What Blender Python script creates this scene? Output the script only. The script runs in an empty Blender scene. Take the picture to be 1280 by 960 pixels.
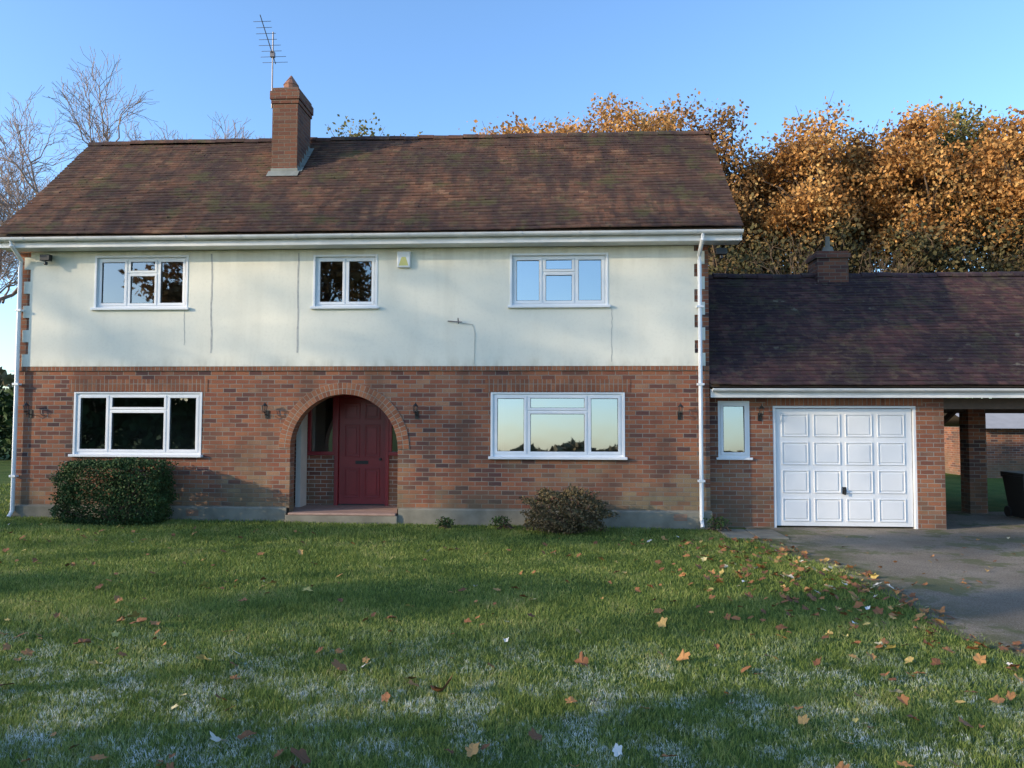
import bpy, math, random
import numpy as np
from mathutils import Vector, Matrix
rng=np.random.default_rng(7); random.seed(7)
S=bpy.context.scene
S.view_settings.view_transform='Standard'; S.view_settings.look='None'; S.view_settings.exposure=0

# ---------------------------------------------------------------- node helpers
class G:
    def __init__(s,name):
        s.m=bpy.data.materials.new(name); s.m.use_nodes=True
        s.nt=s.m.node_tree; s.n=s.nt.nodes; s.l=s.nt.links
        s.b=s.n['Principled BSDF']; s.out=s.n['Material Output']
    def node(s,t,**k):
        x=s.n.new(t)
        for a,v in k.items(): setattr(x,a,v)
        return x
    def put(s,sock,v):
        if isinstance(v,bpy.types.NodeSocket): s.l.new(v,sock)
        elif v is not None: sock.default_value=v
    def M(s,op,a,b=None,c=None,clamp=False):
        x=s.node('ShaderNodeMath',operation=op,use_clamp=clamp)
        s.put(x.inputs[0],a)
        if b is not None: s.put(x.inputs[1],b)
        if c is not None: s.put(x.inputs[2],c)
        return x.outputs[0]
    def pos(s):
        t=s.node('ShaderNodeTexCoord'); q=s.node('ShaderNodeSeparateXYZ'); s.l.new(t.outputs['Object'],q.inputs[0])
        return t.outputs['Object'],q.outputs[0],q.outputs[1],q.outputs[2]
    def comb(s,x,y,z):
        c=s.node('ShaderNodeCombineXYZ'); s.put(c.inputs[0],x); s.put(c.inputs[1],y); s.put(c.inputs[2],z); return c.outputs[0]
    def noise(s,vec,scale,detail=3,rough=.55):
        x=s.node('ShaderNodeTexNoise'); s.put(x.inputs['Vector'],vec); x.inputs['Scale'].default_value=scale
        x.inputs['Detail'].default_value=detail; x.inputs['Roughness'].default_value=rough; return x.outputs[0]
    def white(s,vec):
        x=s.node('ShaderNodeTexWhiteNoise',noise_dimensions='3D'); s.put(x.inputs['Vector'],vec); return x.outputs[0]
    def ramp(s,f,stops,interp='LINEAR'):
        x=s.node('ShaderNodeValToRGB'); cr=x.color_ramp; cr.interpolation=interp
        while len(cr.elements)<len(stops): cr.elements.new(.5)
        for e,(p,c) in zip(cr.elements,stops): e.position=p; e.color=(c[0],c[1],c[2],1)
        s.put(x.inputs[0],f); return x.outputs[0]
    def map(s,v,a,b,c=0,d=1,smooth=True):
        x=s.node('ShaderNodeMapRange'); x.interpolation_type='SMOOTHSTEP' if smooth else 'LINEAR'
        s.put(x.inputs[0],v)
        for i,q in zip((1,2,3,4),(a,b,c,d)): x.inputs[i].default_value=q
        return x.outputs[0]
    def mix(s,f,a,b,mode='MIX'):
        x=s.node('ShaderNodeMix',data_type='RGBA',blend_type=mode)
        s.put(x.inputs[0],f)
        for sock,v in ((x.inputs[6],a),(x.inputs[7],b)):
            if isinstance(v,tuple): v=(v[0],v[1],v[2],1)
            s.put(sock,v)
        return x.outputs[2]
    def isl(s):
        return s.node('ShaderNodeNewGeometry').outputs['Random Per Island']
    def fin(s,col,rough=.85,bump=None,bs=.5,bd=.01,spec=.3):
        if isinstance(col,tuple): col=(col[0],col[1],col[2],1)
        s.put(s.b.inputs['Base Color'],col); s.put(s.b.inputs['Roughness'],rough)
        s.b.inputs['Specular IOR Level'].default_value=spec
        if bump is not None:
            x=s.node('ShaderNodeBump'); x.inputs['Strength'].default_value=bs; x.inputs['Distance'].default_value=bd
            s.l.new(bump,x.inputs['Height']); s.l.new(x.outputs[0],s.b.inputs['Normal'])
        return s.m

BR1=[(0,(.07,.042,.045)),(.12,(.12,.055,.05)),(.28,(.22,.085,.055)),(.45,(.31,.11,.06)),(.62,(.38,.15,.075)),(.8,(.27,.09,.055)),(.92,(.36,.20,.12)),(1,(.14,.06,.05))]
BR2=[(0,(.23,.085,.05)),(.4,(.32,.12,.06)),(.7,(.40,.165,.085)),(1,(.27,.09,.055))]
def brick_mat(name,buff=1.0,mortar=(.33,.295,.245),soldier=False,dark=0.0,radial=None,cols=BR1):
    g=G(name); o,x,y,z=g.pos()
    wob=g.noise(o,9,1); wob=g.M('MULTIPLY',g.M('SUBTRACT',wob,.5),.010)
    if radial:
        dx=g.M('SUBTRACT',x,radial[0]); dz=g.M('SUBTRACT',z,radial[1])
        s_=g.M('MULTIPLY',g.M('ARCTAN2',dz,dx),radial[2]); zz=g.M('SQRT',g.M('ADD',g.M('MULTIPLY',dx,dx),g.M('MULTIPLY',dz,dz)))
        zz=g.M('SUBTRACT',zz,radial[3]); lw,lh=.075,.108
    else:
        s_=g.M('ADD',g.M('ADD',x,y),20.0); zz=g.M('ADD',z,1.5)
        lw,lh=(.075,.225) if soldier else (.225,.075)
    zz=g.M('ADD',zz,wob)
    r=g.M('FLOOR',g.M('DIVIDE',zz,lh)); fz=g.M('FRACT',g.M('DIVIDE',zz,lh))
    s2=g.M('DIVIDE',s_,lw)
    if not soldier and not radial: s2=g.M('ADD',s2,g.M('MULTIPLY',g.M('MODULO',r,2.0),.5))
    c=g.M('FLOOR',s2); fs=g.M('FRACT',s2)
    ds=g.M('MULTIPLY',g.M('MINIMUM',fs,g.M('SUBTRACT',1.0,fs)),lw)
    dz=g.M('MULTIPLY',g.M('MINIMUM',fz,g.M('SUBTRACT',1.0,fz)),lh)
    d=g.M('MINIMUM',ds,dz)
    mask=g.map(d,.0035,.0075)
    rnd=g.white(g.comb(c,r,3.3)); rnd2=g.white(g.comb(c,r,8.1))
    # patches where darker / redder batches of bricks were laid
    rnd=g.M('ADD',g.M('MULTIPLY',rnd,.78),g.M('MULTIPLY',g.map(g.noise(o,.55,2),.35,.65),.22))
    col=g.ramp(rnd,cols)
    if buff>0:
        low=g.map(z,1.7,.2); big=g.map(g.noise(o,.7,2),.42,.6)
        fb=g.M('MULTIPLY',g.M('MULTIPLY',low,big),g.M('MULTIPLY',rnd2,buff),clamp=True)
        col=g.mix(fb,col,(.36,.27,.15))
    col=g.mix(g.map(g.noise(o,60,2),.3,.8,0,.4),col,(.10,.06,.045))
    if dark>0: col=g.mix(dark,col,(.07,.035,.03))
    mo=g.mix(g.noise(o,3,2),mortar,tuple(c_*.55 for c_ in mortar))
    col=g.mix(mask,mo,col)
    damp=g.map(g.noise(g.comb(g.M('MULTIPLY',x,1.6),y,g.M('MULTIPLY',z,.45)),1.1,3),.46,.72,0,.5)
    col=g.mix(damp,col,(.11,.07,.05))
    if not radial and not soldier:
        dirt=g.M('MULTIPLY',g.map(z,.75,.2,0,.6),g.map(g.noise(o,2.2,3),.3,.6))
        col=g.mix(dirt,col,(.13,.115,.075))
    h=g.M('ADD',mask,g.M('MULTIPLY',g.noise(o,140,2),.35))
    return g.fin(col,.9,h,.6,.008,.2)
M_brick=brick_mat('brick',1.1); M_sold=brick_mat('soldier_brick',0,soldier=True,dark=.1,cols=BR2)
M_arch=brick_mat('arch_brick',0,radial=(-3.585,1.215,1.03,.92),cols=BR2,mortar=(.38,.33,.26))
M_brick2=brick_mat('brick_garage',.35,dark=.05,mortar=(.38,.35,.30))
M_porch=brick_mat('brick_porch',0,mortar=(.6,.57,.5),dark=.1)
M_chim=brick_mat('brick_chimney',0,mortar=(.22,.19,.15),dark=.5)

def simple(name,col,rough=.6,ns=6,amt=.25,bs=.2,spec=.4,metal=0):
    g=G(name); o,x,y,z=g.pos()
    n=g.noise(o,ns,4); c=g.mix(g.map(n,.3,.75,0,amt),col,tuple(q*.55 for q in col))
    g.b.inputs['Metallic'].default_value=metal
    return g.fin(c,rough,g.noise(o,ns*12,2) if bs>.06 else None,bs,.004,spec)
# render (stucco)
g=G('cream_render'); o,x,y,z=g.pos()
streak=g.noise(g.comb(g.M('MULTIPLY',x,2.2),y,g.M('MULTIPLY',z,.3)),1.4,4)
c=g.mix(g.map(streak,.45,.8,0,.35),(.79,.765,.655),(.62,.59,.49))
c=g.mix(g.map(g.noise(o,.6,3),.4,.7,0,.35),c,(.71,.69,.59))
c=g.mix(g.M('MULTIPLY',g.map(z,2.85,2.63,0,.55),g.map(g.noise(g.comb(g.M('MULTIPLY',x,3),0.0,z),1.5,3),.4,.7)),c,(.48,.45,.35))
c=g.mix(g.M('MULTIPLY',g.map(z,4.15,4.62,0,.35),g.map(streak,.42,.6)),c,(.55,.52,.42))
c=g.mix(g.map(g.noise(o,25,3),.45,.8,0,.12),c,(.45,.43,.36))
M_render=g.fin(c,.9,g.noise(o,90,2),.25,.004,.2)
M_stain=simple('old_trickle_stain',(.50,.49,.46),.9,20,.5)
M_white=simple('white_upvc',(.80,.81,.82),.35,3,.12,.03,.5)
M_gdoor=simple('white_painted_steel',(.78,.79,.80),.4,2,.15,.03,.5)
M_gutter=simple('gutter_white',(.76,.76,.75),.4,4,.35,.05,.5)
M_conc=simple('plinth_concrete',(.24,.225,.18),.9,3,.8,.6,.2)
M_lead=simple('lead_flashing',(.24,.25,.22),.7,8,.5)
M_red=simple('red_door_paint',(.24,.018,.028),.32,5,.3,.05,.5)
M_black=simple('black_metal',(.02,.02,.02),.45,9,.2)
M_grey=simple('aerial_metal',(.22,.2,.2),.5,9,.2,.1,.5,.6)
M_tilefloor=simple('quarry_tile',(.38,.25,.20),.6,9,.5)
M_timber=simple('timber',(.10,.07,.05),.8,8,.5,.5)
M_yellow=simple('alarm_label',(.62,.60,.22),.5)
M_terra=simple('terracotta',(.30,.14,.09),.8,8,.4)
M_room=simple('room_plaster',(.30,.28,.25),.9,1,.3)
M_curtain=simple('curtain',(.55,.50,.42),.9,4,.4)

def glass(name,base,tint):
    g=G(name)
    tr=g.node('ShaderNodeBsdfTransparent'); tr.inputs[0].default_value=(tint,tint*1.04,tint*1.04,1)
    gl=g.node('ShaderNodeBsdfGlossy'); gl.inputs['Roughness'].default_value=.015; gl.inputs[0].default_value=(.95,.98,1,1)
    o,x,y,z=g.pos(); bp=g.node('ShaderNodeBump'); bp.inputs['Strength'].default_value=.05; bp.inputs['Distance'].default_value=.02
    g.l.new(g.noise(o,2.2,1),bp.inputs['Height']); g.l.new(bp.outputs[0],gl.inputs['Normal'])
    lw=g.node('ShaderNodeLayerWeight'); lw.inputs[0].default_value=.35
    mx=g.node('ShaderNodeMixShader'); g.l.new(g.M('ADD',g.M('MULTIPLY',lw.outputs['Fresnel'],.6),base,clamp=True),mx.inputs[0])
    g.l.new(tr.outputs[0],mx.inputs[1]); g.l.new(gl.outputs[0],mx.inputs[2]); g.l.new(mx.outputs[0],g.out.inputs[0])
    return g.m
M_glass=glass('window_glass',.18,.55); M_glass2=glass('coated_window_glass',.45,.45)

def roof_mat(name,stops,moss,dk,spots):
    g=G(name); o,x,y,z=g.pos()
    c=g.ramp(g.isl(),stops)
    c=g.mix(g.map(g.noise(o,.9,3),.36,.62,0,.75),c,dk)
    c=g.mix(g.map(g.noise(g.comb(g.M('MULTIPLY',x,3.0),y,g.M('MULTIPLY',z,.5)),1.2,4,.6),.43,.65,0,.75),c,dk)
    c=g.mix(g.map(g.noise(g.comb(x,y,z),7,4,.75),.50,.66,0,.5),c,(.15,.12,.08))
    c=g.mix(g.map(g.noise(o,1.7,4,.75),.52,.66,0,moss),c,(.085,.085,.04))
    c=g.mix(g.map(g.noise(o,14,3,.7),.53,.66,0,.6),c,(.038,.032,.028))
    if spots: c=g.mix(g.map(g.noise(g.comb(x,g.M('MULTIPLY',y,1.6),z),2.1,4,.6),.68,.72,0,.6),c,(.22,.20,.15))
    return g.fin(c,.9,g.noise(o,70,2),.5,.006,.2)
M_roof=roof_mat('clay_roof_tiles',[(0,(.08,.046,.036)),(.25,(.135,.068,.048)),(.5,(.175,.088,.058)),(.75,(.11,.058,.045)),(1,(.23,.13,.085))],.65,(.046,.032,.034),False)
M_roof2=roof_mat('plum_roof_tiles',[(0,(.050,.028,.032)),(.4,(.078,.038,.040)),(.7,(.10,.048,.047)),(1,(.13,.07,.062))],.35,(.034,.024,.029),True)

def translucent(g,c,f):
    t=g.node('ShaderNodeBsdfTranslucent'); g.put(t.inputs[0],c)
    mx=g.node('ShaderNodeMixShader'); mx.inputs[0].default_value=f
    g.l.new(g.b.outputs[0],mx.inputs[1]); g.l.new(t.outputs[0],mx.inputs[2]); g.l.new(mx.outputs[0],g.out.inputs[0])
def leafmat(name,stops,ns=.5,trans=.3,dk=(.03,.03,.012),dka=.4):
    g=G(name); o,x,y,z=g.pos()
    c=g.ramp(g.M('ADD',g.M('MULTIPLY',g.isl(),.6),g.M('MULTIPLY',g.map(g.noise(o,ns,2),.3,.7),.4)),stops)
    c=g.mix(g.map(g.noise(o,ns*2.3,2),.45,.7,0,dka),c,dk)
    g.fin(c,.75,spec=.25)
    if trans: translucent(g,c,trans)
    return g.m
M_oak=leafmat('oak_leaves_autumn',[(0,(.20,.09,.03)),(.3,(.42,.20,.06)),(.6,(.62,.33,.11)),(.85,(.70,.43,.16)),(1,(.66,.50,.22))],dk=(.13,.075,.03),dka=.45)
M_oak2=leafmat('oak_leaves_rust',[(0,(.10,.06,.026)),(.35,(.27,.135,.05)),(.7,(.44,.23,.08)),(1,(.50,.36,.14))],dk=(.07,.06,.025),dka=.6)
M_olive=leafmat('leaves_olive',[(0,(.08,.08,.03)),(.5,(.22,.20,.06)),(1,(.42,.34,.11))])
M_under=leafmat('understorey_leaves',[(0,(.03,.035,.015)),(.5,(.08,.07,.03)),(.8,(.16,.10,.04)),(1,(.10,.12,.04))],.6,0)
M_hedge=leafmat('hedge_leaves',[(0,(.02,.04,.012)),(.6,(.04,.08,.022)),(1,(.08,.13,.04))],3,0)
M_dry=leafmat('dry_shrub_leaves',[(0,(.05,.05,.02)),(.5,(.13,.10,.05)),(.8,(.18,.12,.06)),(1,(.08,.12,.03))],5,0)
M_far=leafmat('far_tree_leaves',[(0,(.05,.05,.03)),(.5,(.12,.10,.05)),(1,(.2,.15,.07))],.1,0)
M_bark=simple('bark',(.14,.10,.07),.95,4,.6,.05,.1)
M_bark2=simple('bark_pale',(.36,.27,.22),.95,4,.5,.05,.1)

# ---------------------------------------------------------------- mesh helpers
def empty(name):
    e=bpy.data.objects.new(name,None); S.collection.objects.link(e); return e
class P:
    """one mesh part built from boxes / polygons"""
    def __init__(s,name,mat,parent=None): s.n=name; s.m=mat; s.p=parent; s.v=[]; s.f=[]
    def poly(s,pts):
        k=len(s.v); s.v+= [tuple(q) for q in pts]; s.f.append(tuple(range(k,k+len(pts))))
    def box(s,x0,x1,y0,y1,z0,z1):
        k=len(s.v)
        s.v+=[(x0,y0,z0),(x1,y0,z0),(x1,y1,z0),(x0,y1,z0),(x0,y0,z1),(x1,y0,z1),(x1,y1,z1),(x0,y1,z1)]
        for f in ((0,3,2,1),(4,5,6,7),(0,1,5,4),(1,2,6,5),(2,3,7,6),(3,0,4,7)): s.f.append(tuple(k+i for i in f))
        return s
    def tube(s,pts,r,n=8,r2=None,cap=True):
        pts=[Vector(q) for q in pts]; k0=len(s.v); m=len(pts)
        for i,q in enumerate(pts):
            d=(pts[min(i+1,m-1)]-pts[max(i-1,0)]).normalized()
            a=Vector((0,0,1)) if abs(d.z)<.9 else Vector((1,0,0))
            u=d.cross(a).normalized(); w=d.cross(u)
            rr=r if r2 is None else r+(r2-r)*i/(m-1)
            for j in range(n):
                t=2*math.pi*j/n; s.v.append(tuple(q+u*math.cos(t)*rr+w*math.sin(t)*rr))
        for i in range(m-1):
            for j in range(n):
                a=k0+i*n+j; b=k0+i*n+(j+1)%n; s.f.append((a,b,b+n,a+n))
        if cap:
            s.f.append(tuple(k0+j for j in range(n))[::-1]); s.f.append(tuple(k0+(m-1)*n+j for j in range(n)))
        return s
    def done(s,bevel=0,smooth=False):
        me=bpy.data.meshes.new(s.n); me.from_pydata(s.v,[],s.f); me.materials.append(s.m); me.update()
        o=bpy.data.objects.new(s.n,me); S.collection.objects.link(o)
        if s.p: o.parent=s.p
        if bevel:
            b=o.modifiers.new('b','BEVEL'); b.width=bevel; b.segments=2; b.limit_method='ANGLE'
        if smooth:
            for q in me.polygons: q.use_smooth=True
        return o
def mk(name,V,Fq,mats,mi=None,parent=None,smooth=False):
    V=np.asarray(V,np.float32); Fq=np.asarray(Fq,np.int32); k=Fq.shape[1]
    me=bpy.data.meshes.new(name); me.vertices.add(len(V)); me.vertices.foreach_set('co',V.ravel())
    me.loops.add(Fq.size); me.loops.foreach_set('vertex_index',Fq.ravel())
    me.polygons.add(len(Fq)); me.polygons.foreach_set('loop_start',np.arange(0,Fq.size,k,dtype=np.int32))
    try: me.polygons.foreach_set('loop_total',np.full(len(Fq),k,np.int32))
    except Exception: pass
    for m in mats: me.materials.append(m)
    if mi is not None: me.polygons.foreach_set('material_index',np.asarray(mi,np.int32))
    me.update(calc_edges=True); me.validate()
    o=bpy.data.objects.new(name,me); S.collection.objects.link(o)
    if parent: o.parent=parent
    return o
def cards(C,size,flat=0.0):
    C=np.asarray(C); n=len(C)
    a=rng.normal(size=(n,3)); a/=np.linalg.norm(a,axis=1)[:,None]
    b=rng.normal(size=(n,3)); b[:,2]*=(1-flat); b=np.cross(a,b); b/=np.linalg.norm(b,axis=1)[:,None]
    s=(size*rng.uniform(.55,1.3,n))[:,None]
    V=np.stack([C-a*s*.5,C+b*s*.36,C+a*s*.5,C-b*s*.36],1).reshape(-1,3)
    F=np.arange(4*n).reshape(n,4); return V,F
class Wood:
    def __init__(s): s.V=[];s.F=[];s.k=0
    def seg(s,pts,radii,n=5):
        pts=np.asarray(pts,float); m=len(pts)
        d=np.gradient(pts,axis=0); d/=np.linalg.norm(d,axis=1)[:,None]+1e-9
        ref=np.where(np.abs(d[:,2:3])>.9,np.array([[1,0,0.]]),np.array([[0,0,1.]]))
        u=np.cross(d,ref); u/=np.linalg.norm(u,axis=1)[:,None]; w=np.cross(d,u)
        t=np.arange(n)*2*np.pi/n; r=np.asarray(radii)[:,None,None]
        ring=pts[:,None]+r*(u[:,None]*np.cos(t)[None,:,None]+w[:,None]*np.sin(t)[None,:,None])
        s.V.append(ring.reshape(-1,3))
        i=np.arange(m-1)[:,None]*n; j=np.arange(n)[None]; j2=(j+1)%n
        s.F.append((np.stack([i+j,i+j2,i+j2+n,i+j+n],-1).reshape(-1,4))+s.k); s.k+=m*n
    def get(s): return np.concatenate(s.V),np.concatenate(s.F)
def curve(p0,p1,m,wig,sag=0):
    t=np.linspace(0,1,m)[:,None]; p=np.asarray(p0)*(1-t)+np.asarray(p1)*t
    L=np.linalg.norm(np.asarray(p1)-np.asarray(p0))
    off=np.cumsum(rng.normal(size=(m,3))*wig*L/m,axis=0); off*=np.sin(np.pi*t)**.5*1.0
    p=p+off; p[:,2]+=(sag*L*np.sin(np.pi*t))[:,0]; return p
def gz(x): return -.0075*(np.clip(x,-9.4,4)+9.4)

def leafy_tree(name,x,y,h,rx,rz,mat,nclump=70,per=130,size=.26,zc=None,sig=.5,bark=None,tw=.22,z0=0,ry=None):
    W=Wood(); zc=zc or h-rz; ry=ry or rx
    top=np.array([x+rng.normal()*.4,y+rng.normal()*.3,zc+rz*.6])
    tr=curve((x,y,z0-.1),top,9,.18); W.seg(tr,np.linspace(tw,tw*.2,9),7)
    d=rng.normal(size=(nclump,3)); d/=np.linalg.norm(d,axis=1)[:,None]
    rad=rng.uniform(.15,1,nclump)**.45
    C=np.array([x,y,zc])+d*rad[:,None]*np.array([rx,ry,rz])*(1+.10*rng.normal(size=(nclump,1)))
    for c in C:
        hh=np.clip((c[2]-1.5-rng.uniform(0,2.5)),h*.25,top[2]); i=np.argmin(abs(tr[:,2]-hh))
        W.seg(curve(tr[i],c,5,.25,.08),np.linspace(tw*.33,.02,5),4)
        for q in range(2):
            W.seg(curve(c,c+rng.normal(size=3)*sig*1.2+np.array([0,0,.2]),3,.2),np.linspace(.025,.008,3),3)
    w=rng.uniform(.4,1.5,nclump); cnt=(per*w).astype(int)
    L=np.concatenate([c+np.clip(rng.normal(size=(k,3)),-1.9,1.9)*sig*rng.uniform(.7,1.3)*np.array([1.1,1.1,.8]) for c,k in zip(C,cnt)])
    V1,F1=W.get(); V2,F2=cards(L,size)
    return mk(name,np.concatenate([V1,V2]),np.concatenate([F1,F2+len(V1)]),[bark or M_bark,mat],np.r_[np.zeros(len(F1)),np.ones(len(F2))])
def bare_tree(name,x,y,h,mat,depth=7,spread=.5,tw=.2,z0=0,rmin=.005):
    W=Wood()
    def rec(p,d,L,r,k):
        d=d/np.linalg.norm(d); e=p+d*L; m=4 if k>3 else 3
        W.seg(curve(p,e,m,.16),np.linspace(r,max(r*.68,rmin),m),6 if k>4 else (4 if k>2 else 3))
        if k==0: return
        for i in range(3):
            nd=d+rng.normal(size=3)*spread; nd[2]+=.12
            s=rng.uniform(.62,.86)
            st=e if i<2 else p+d*L*rng.uniform(.4,.85)
            rec(st,nd,L*s,max(r*(.66 if i<2 else .5),rmin),k-1)
    rec(np.array([x,y,z0-.1]),np.array([0.02,0,1.]),h*.25,tw,depth)
    V,F=W.get()
    return mk(name,V,F,[mat])

# ---------------------------------------------------------------- world, sun, camera
AZ=math.radians(246); EL=math.radians(15)   # compass azimuth from +Y clockwise
w=bpy.data.worlds.new("World"); S.world=w; w.use_nodes=True
nt=w.node_tree; bg=nt.nodes['Background']; sk=nt.nodes.new('ShaderNodeTexSky'); sk.sky_type='NISHITA'
sk.sun_disc=False; sk.sun_elevation=EL; sk.sun_rotation=AZ; sk.air_density=1.0; sk.dust_density=1.0; sk.ozone_density=4.2
nt.links.new(sk.outputs[0],bg.inputs[0]); bg.inputs[1].default_value=.41
sd=Vector((math.sin(AZ)*math.cos(EL),math.cos(AZ)*math.cos(EL),math.sin(EL)))
L=bpy.data.lights.new('sun','SUN'); L.energy=5; L.angle=math.radians(.5); L.color=(1,.82,.58)
lo=bpy.data.objects.new('sun',L); S.collection.objects.link(lo); lo.rotation_euler=sd.to_track_quat('Z','Y').to_euler()
F_=931.;yaw=math.radians(3.2);p_=math.radians(2.7);r_=math.radians(.16)
fw=Vector((-math.sin(yaw)*math.cos(p_),math.cos(yaw)*math.cos(p_),math.sin(p_)))
rt=Vector((math.cos(yaw),math.sin(yaw),0)); up=rt.cross(fw)
rt2=rt*math.cos(r_)+up*math.sin(r_); up2=rt2.cross(fw)
cam=bpy.data.cameras.new('camera'); co=bpy.data.objects.new('camera',cam); S.collection.objects.link(co)
mw=Matrix((rt2,up2,-fw)).transposed().to_4x4(); mw.translation=Vector((0,-12.6,1.73)); co.matrix_world=mw
cam.sensor_width=36; cam.lens=36*F_/1280; cam.clip_end=2000; cam.clip_start=.05; S.camera=co

# ---------------------------------------------------------------- ground
g=G('grass_ground'); o,x,y,z=g.pos()
c=g.ramp(g.noise(o,1.2,4,.7),[(.3,(.05,.085,.02)),(.5,(.08,.13,.03)),(.7,(.13,.16,.045))])
c=g.mix(g.map(g.noise(o,35,3,.7),.45,.7,0,.5),c,(.04,.05,.018))
M_ground=g.fin(c,.95,g.noise(o,60,3,.7),.8,.03,.1)
xs=np.unique(np.r_[-500,-200,-80,-40,-20,np.arange(-14,14.1,.5),20,40,80,200,500]); ys=xs.copy()
X,Y=np.meshgrid(xs,ys); Z=gz(X); n1,n2=X.shape
Vg=np.stack([X,Y,Z],-1).reshape(-1,3); i=np.arange(n1-1)[:,None]*n2+np.arange(n2-1)[None]
mk('ground',Vg,np.stack([i,i+1,i+1+n2,i+n2],-1).reshape(-1,4),[M_ground])

def edge(y): return 3.12+.12*np.sin(y*1.3)+.06*np.sin(y*3.7+1)+np.clip(-y-1,0,20)*.09
g=G('driveway_tarmac'); o,x,y,z=g.pos()
c=g.ramp(g.noise(o,1.1,5,.7),[(.3,(.19,.155,.12)),(.55,(.29,.245,.19)),(.75,(.37,.32,.26))])
c=g.mix(g.map(g.noise(o,110,2,.8),.5,.66,0,.8),c,(.52,.46,.38))
c=g.mix(g.map(g.noise(o,45,3,.8),.50,.66,0,.75),c,(.08,.065,.05))
c=g.mix(g.map(g.noise(o,.9,5,.75),.52,.60,0,.7),c,(.11,.14,.045))
ed=g.M('MULTIPLY',g.map(x,4.4,3.3,0,1),g.map(g.noise(o,3.5,4,.75),.38,.58))
c=g.mix(g.M('MULTIPLY',ed,.85),c,(.08,.105,.03))
c=g.mix(g.map(g.noise(o,.5,3),.4,.7,0,.45),c,(.15,.125,.095))
M_drive=g.fin(c,.9,g.noise(o,90,4,.8),1.0,.025,.15)
yy=np.arange(-22,3.01,.15); cols=np.array([0,.02,.5,1,2,4,8,16,30]); V=[];
for q in yy:
    e=edge(q)+rng.normal()*.02
    for cc in cols: xx=e+cc; V.append((xx,q,gz(xx)+(.004 if cc==0 else .012)))
m=len(cols); i=np.arange(len(yy)-1)[:,None]*m+np.arange(m-1)[None]
mk('driveway',V,np.stack([i,i+1,i+1+m,i+m],-1).reshape(-1,4),[M_drive])
pt=P('paving_slabs',M_conc)
for i in range(2):
    xa=2.68+i*.46; 
    for j in range(2):
        ya=-.95+j*.46; zt=float(gz(3))+.03+random.uniform(-.004,.004); pt.box(xa,xa+.44,ya,ya+.44,zt-.06,zt)
pt.done(.006)

# grass blades
g=G('grass_blades'); o,x,y,z=g.pos()
c=g.ramp(g.M('ADD',g.M('MULTIPLY',g.isl(),.55),g.M('MULTIPLY',g.map(g.noise(o,1.1,4,.7),.3,.7),.45)),[(.1,(.075,.115,.025)),(.4,(.15,.215,.045)),(.65,(.24,.30,.07)),(.85,(.37,.38,.12)),(1,(.46,.40,.22))])
fr=g.M('MULTIPLY',g.map(y,-5.6,-8.3),g.map(g.noise(o,2.6,5,.85),.46,.62))
fr=g.M('MULTIPLY',fr,g.map(g.noise(o,38,2,.7),.42,.6))
c=g.mix(g.M('MULTIPLY',fr,.92),c,(.78,.83,.87))
g.fin(c,.6,spec=.3); translucent(g,c,.35); M_blade=g.m
def blades(n,y0,y1,h,wd):
    yv=rng.uniform(y0,y1,n*2); t=yv+12.6; xv=rng.uniform(-.92,.72,n*2)*t
    keep=(rng.uniform(size=n*2)<t/(y1+12.6))&(xv<edge(yv)+rng.normal(size=n*2)*.09)&((yv<-.05)|(xv<-9.6))&~((xv>2.65)&(yv>-1))
    xv,yv=xv[keep][:n],yv[keep][:n]; n=len(xv)
    cl=.75+.5*(np.sin(xv*2.1+np.sin(yv*1.7)*2)*np.sin(yv*2.7+xv)*.5+.5)
    hh=h*rng.uniform(.45,1.25,n)*cl; a=rng.uniform(0,2*np.pi,n); ww=wd*rng.uniform(.6,1.3,n)
    dx,dy=np.cos(a)*ww/2,np.sin(a)*ww/2; b=rng.uniform(0,2*np.pi,n); l=hh*rng.uniform(.1,.9,n)
    bx,by=np.cos(b)*l,np.sin(b)*l; z0=gz(xv)-.004
    A=np.stack([xv-dx,yv-dy,z0],-1);B=np.stack([xv+dx,yv+dy,z0],-1)
    Cc=np.stack([xv+dx*.8+bx*.35,yv+dy*.8+by*.35,z0+hh*.6],-1);D=np.stack([xv-dx*.8+bx*.35,yv-dy*.8+by*.35,z0+hh*.6],-1)
    E=np.stack([xv+dx*.08+bx,yv+dy*.08+by,z0+hh],-1);Ff=np.stack([xv-dx*.08+bx,yv-dy*.08+by,z0+hh],-1)
    V=np.stack([A,B,Cc,D,E,Ff],1).reshape(-1,3); k=np.arange(n)[:,None]*6
    F=np.concatenate([k+np.array([[0,1,2,3]]),k+np.array([[3,2,4,5]])]); return V,F
VV=[];FF=[];k=0
for a in [(120000,-9.6,-7.4,.042,.0045),(110000,-7.4,-5,.042,.006),(90000,-5,-2.4,.042,.008),(60000,-2.4,0,.045,.010),(14000,0,6,.06,.018)]:
    V,F=blades(*a); VV.append(V); FF.append(F+k); k+=len(V)
mk('grass',np.concatenate(VV),np.concatenate(FF),[M_blade])

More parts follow.
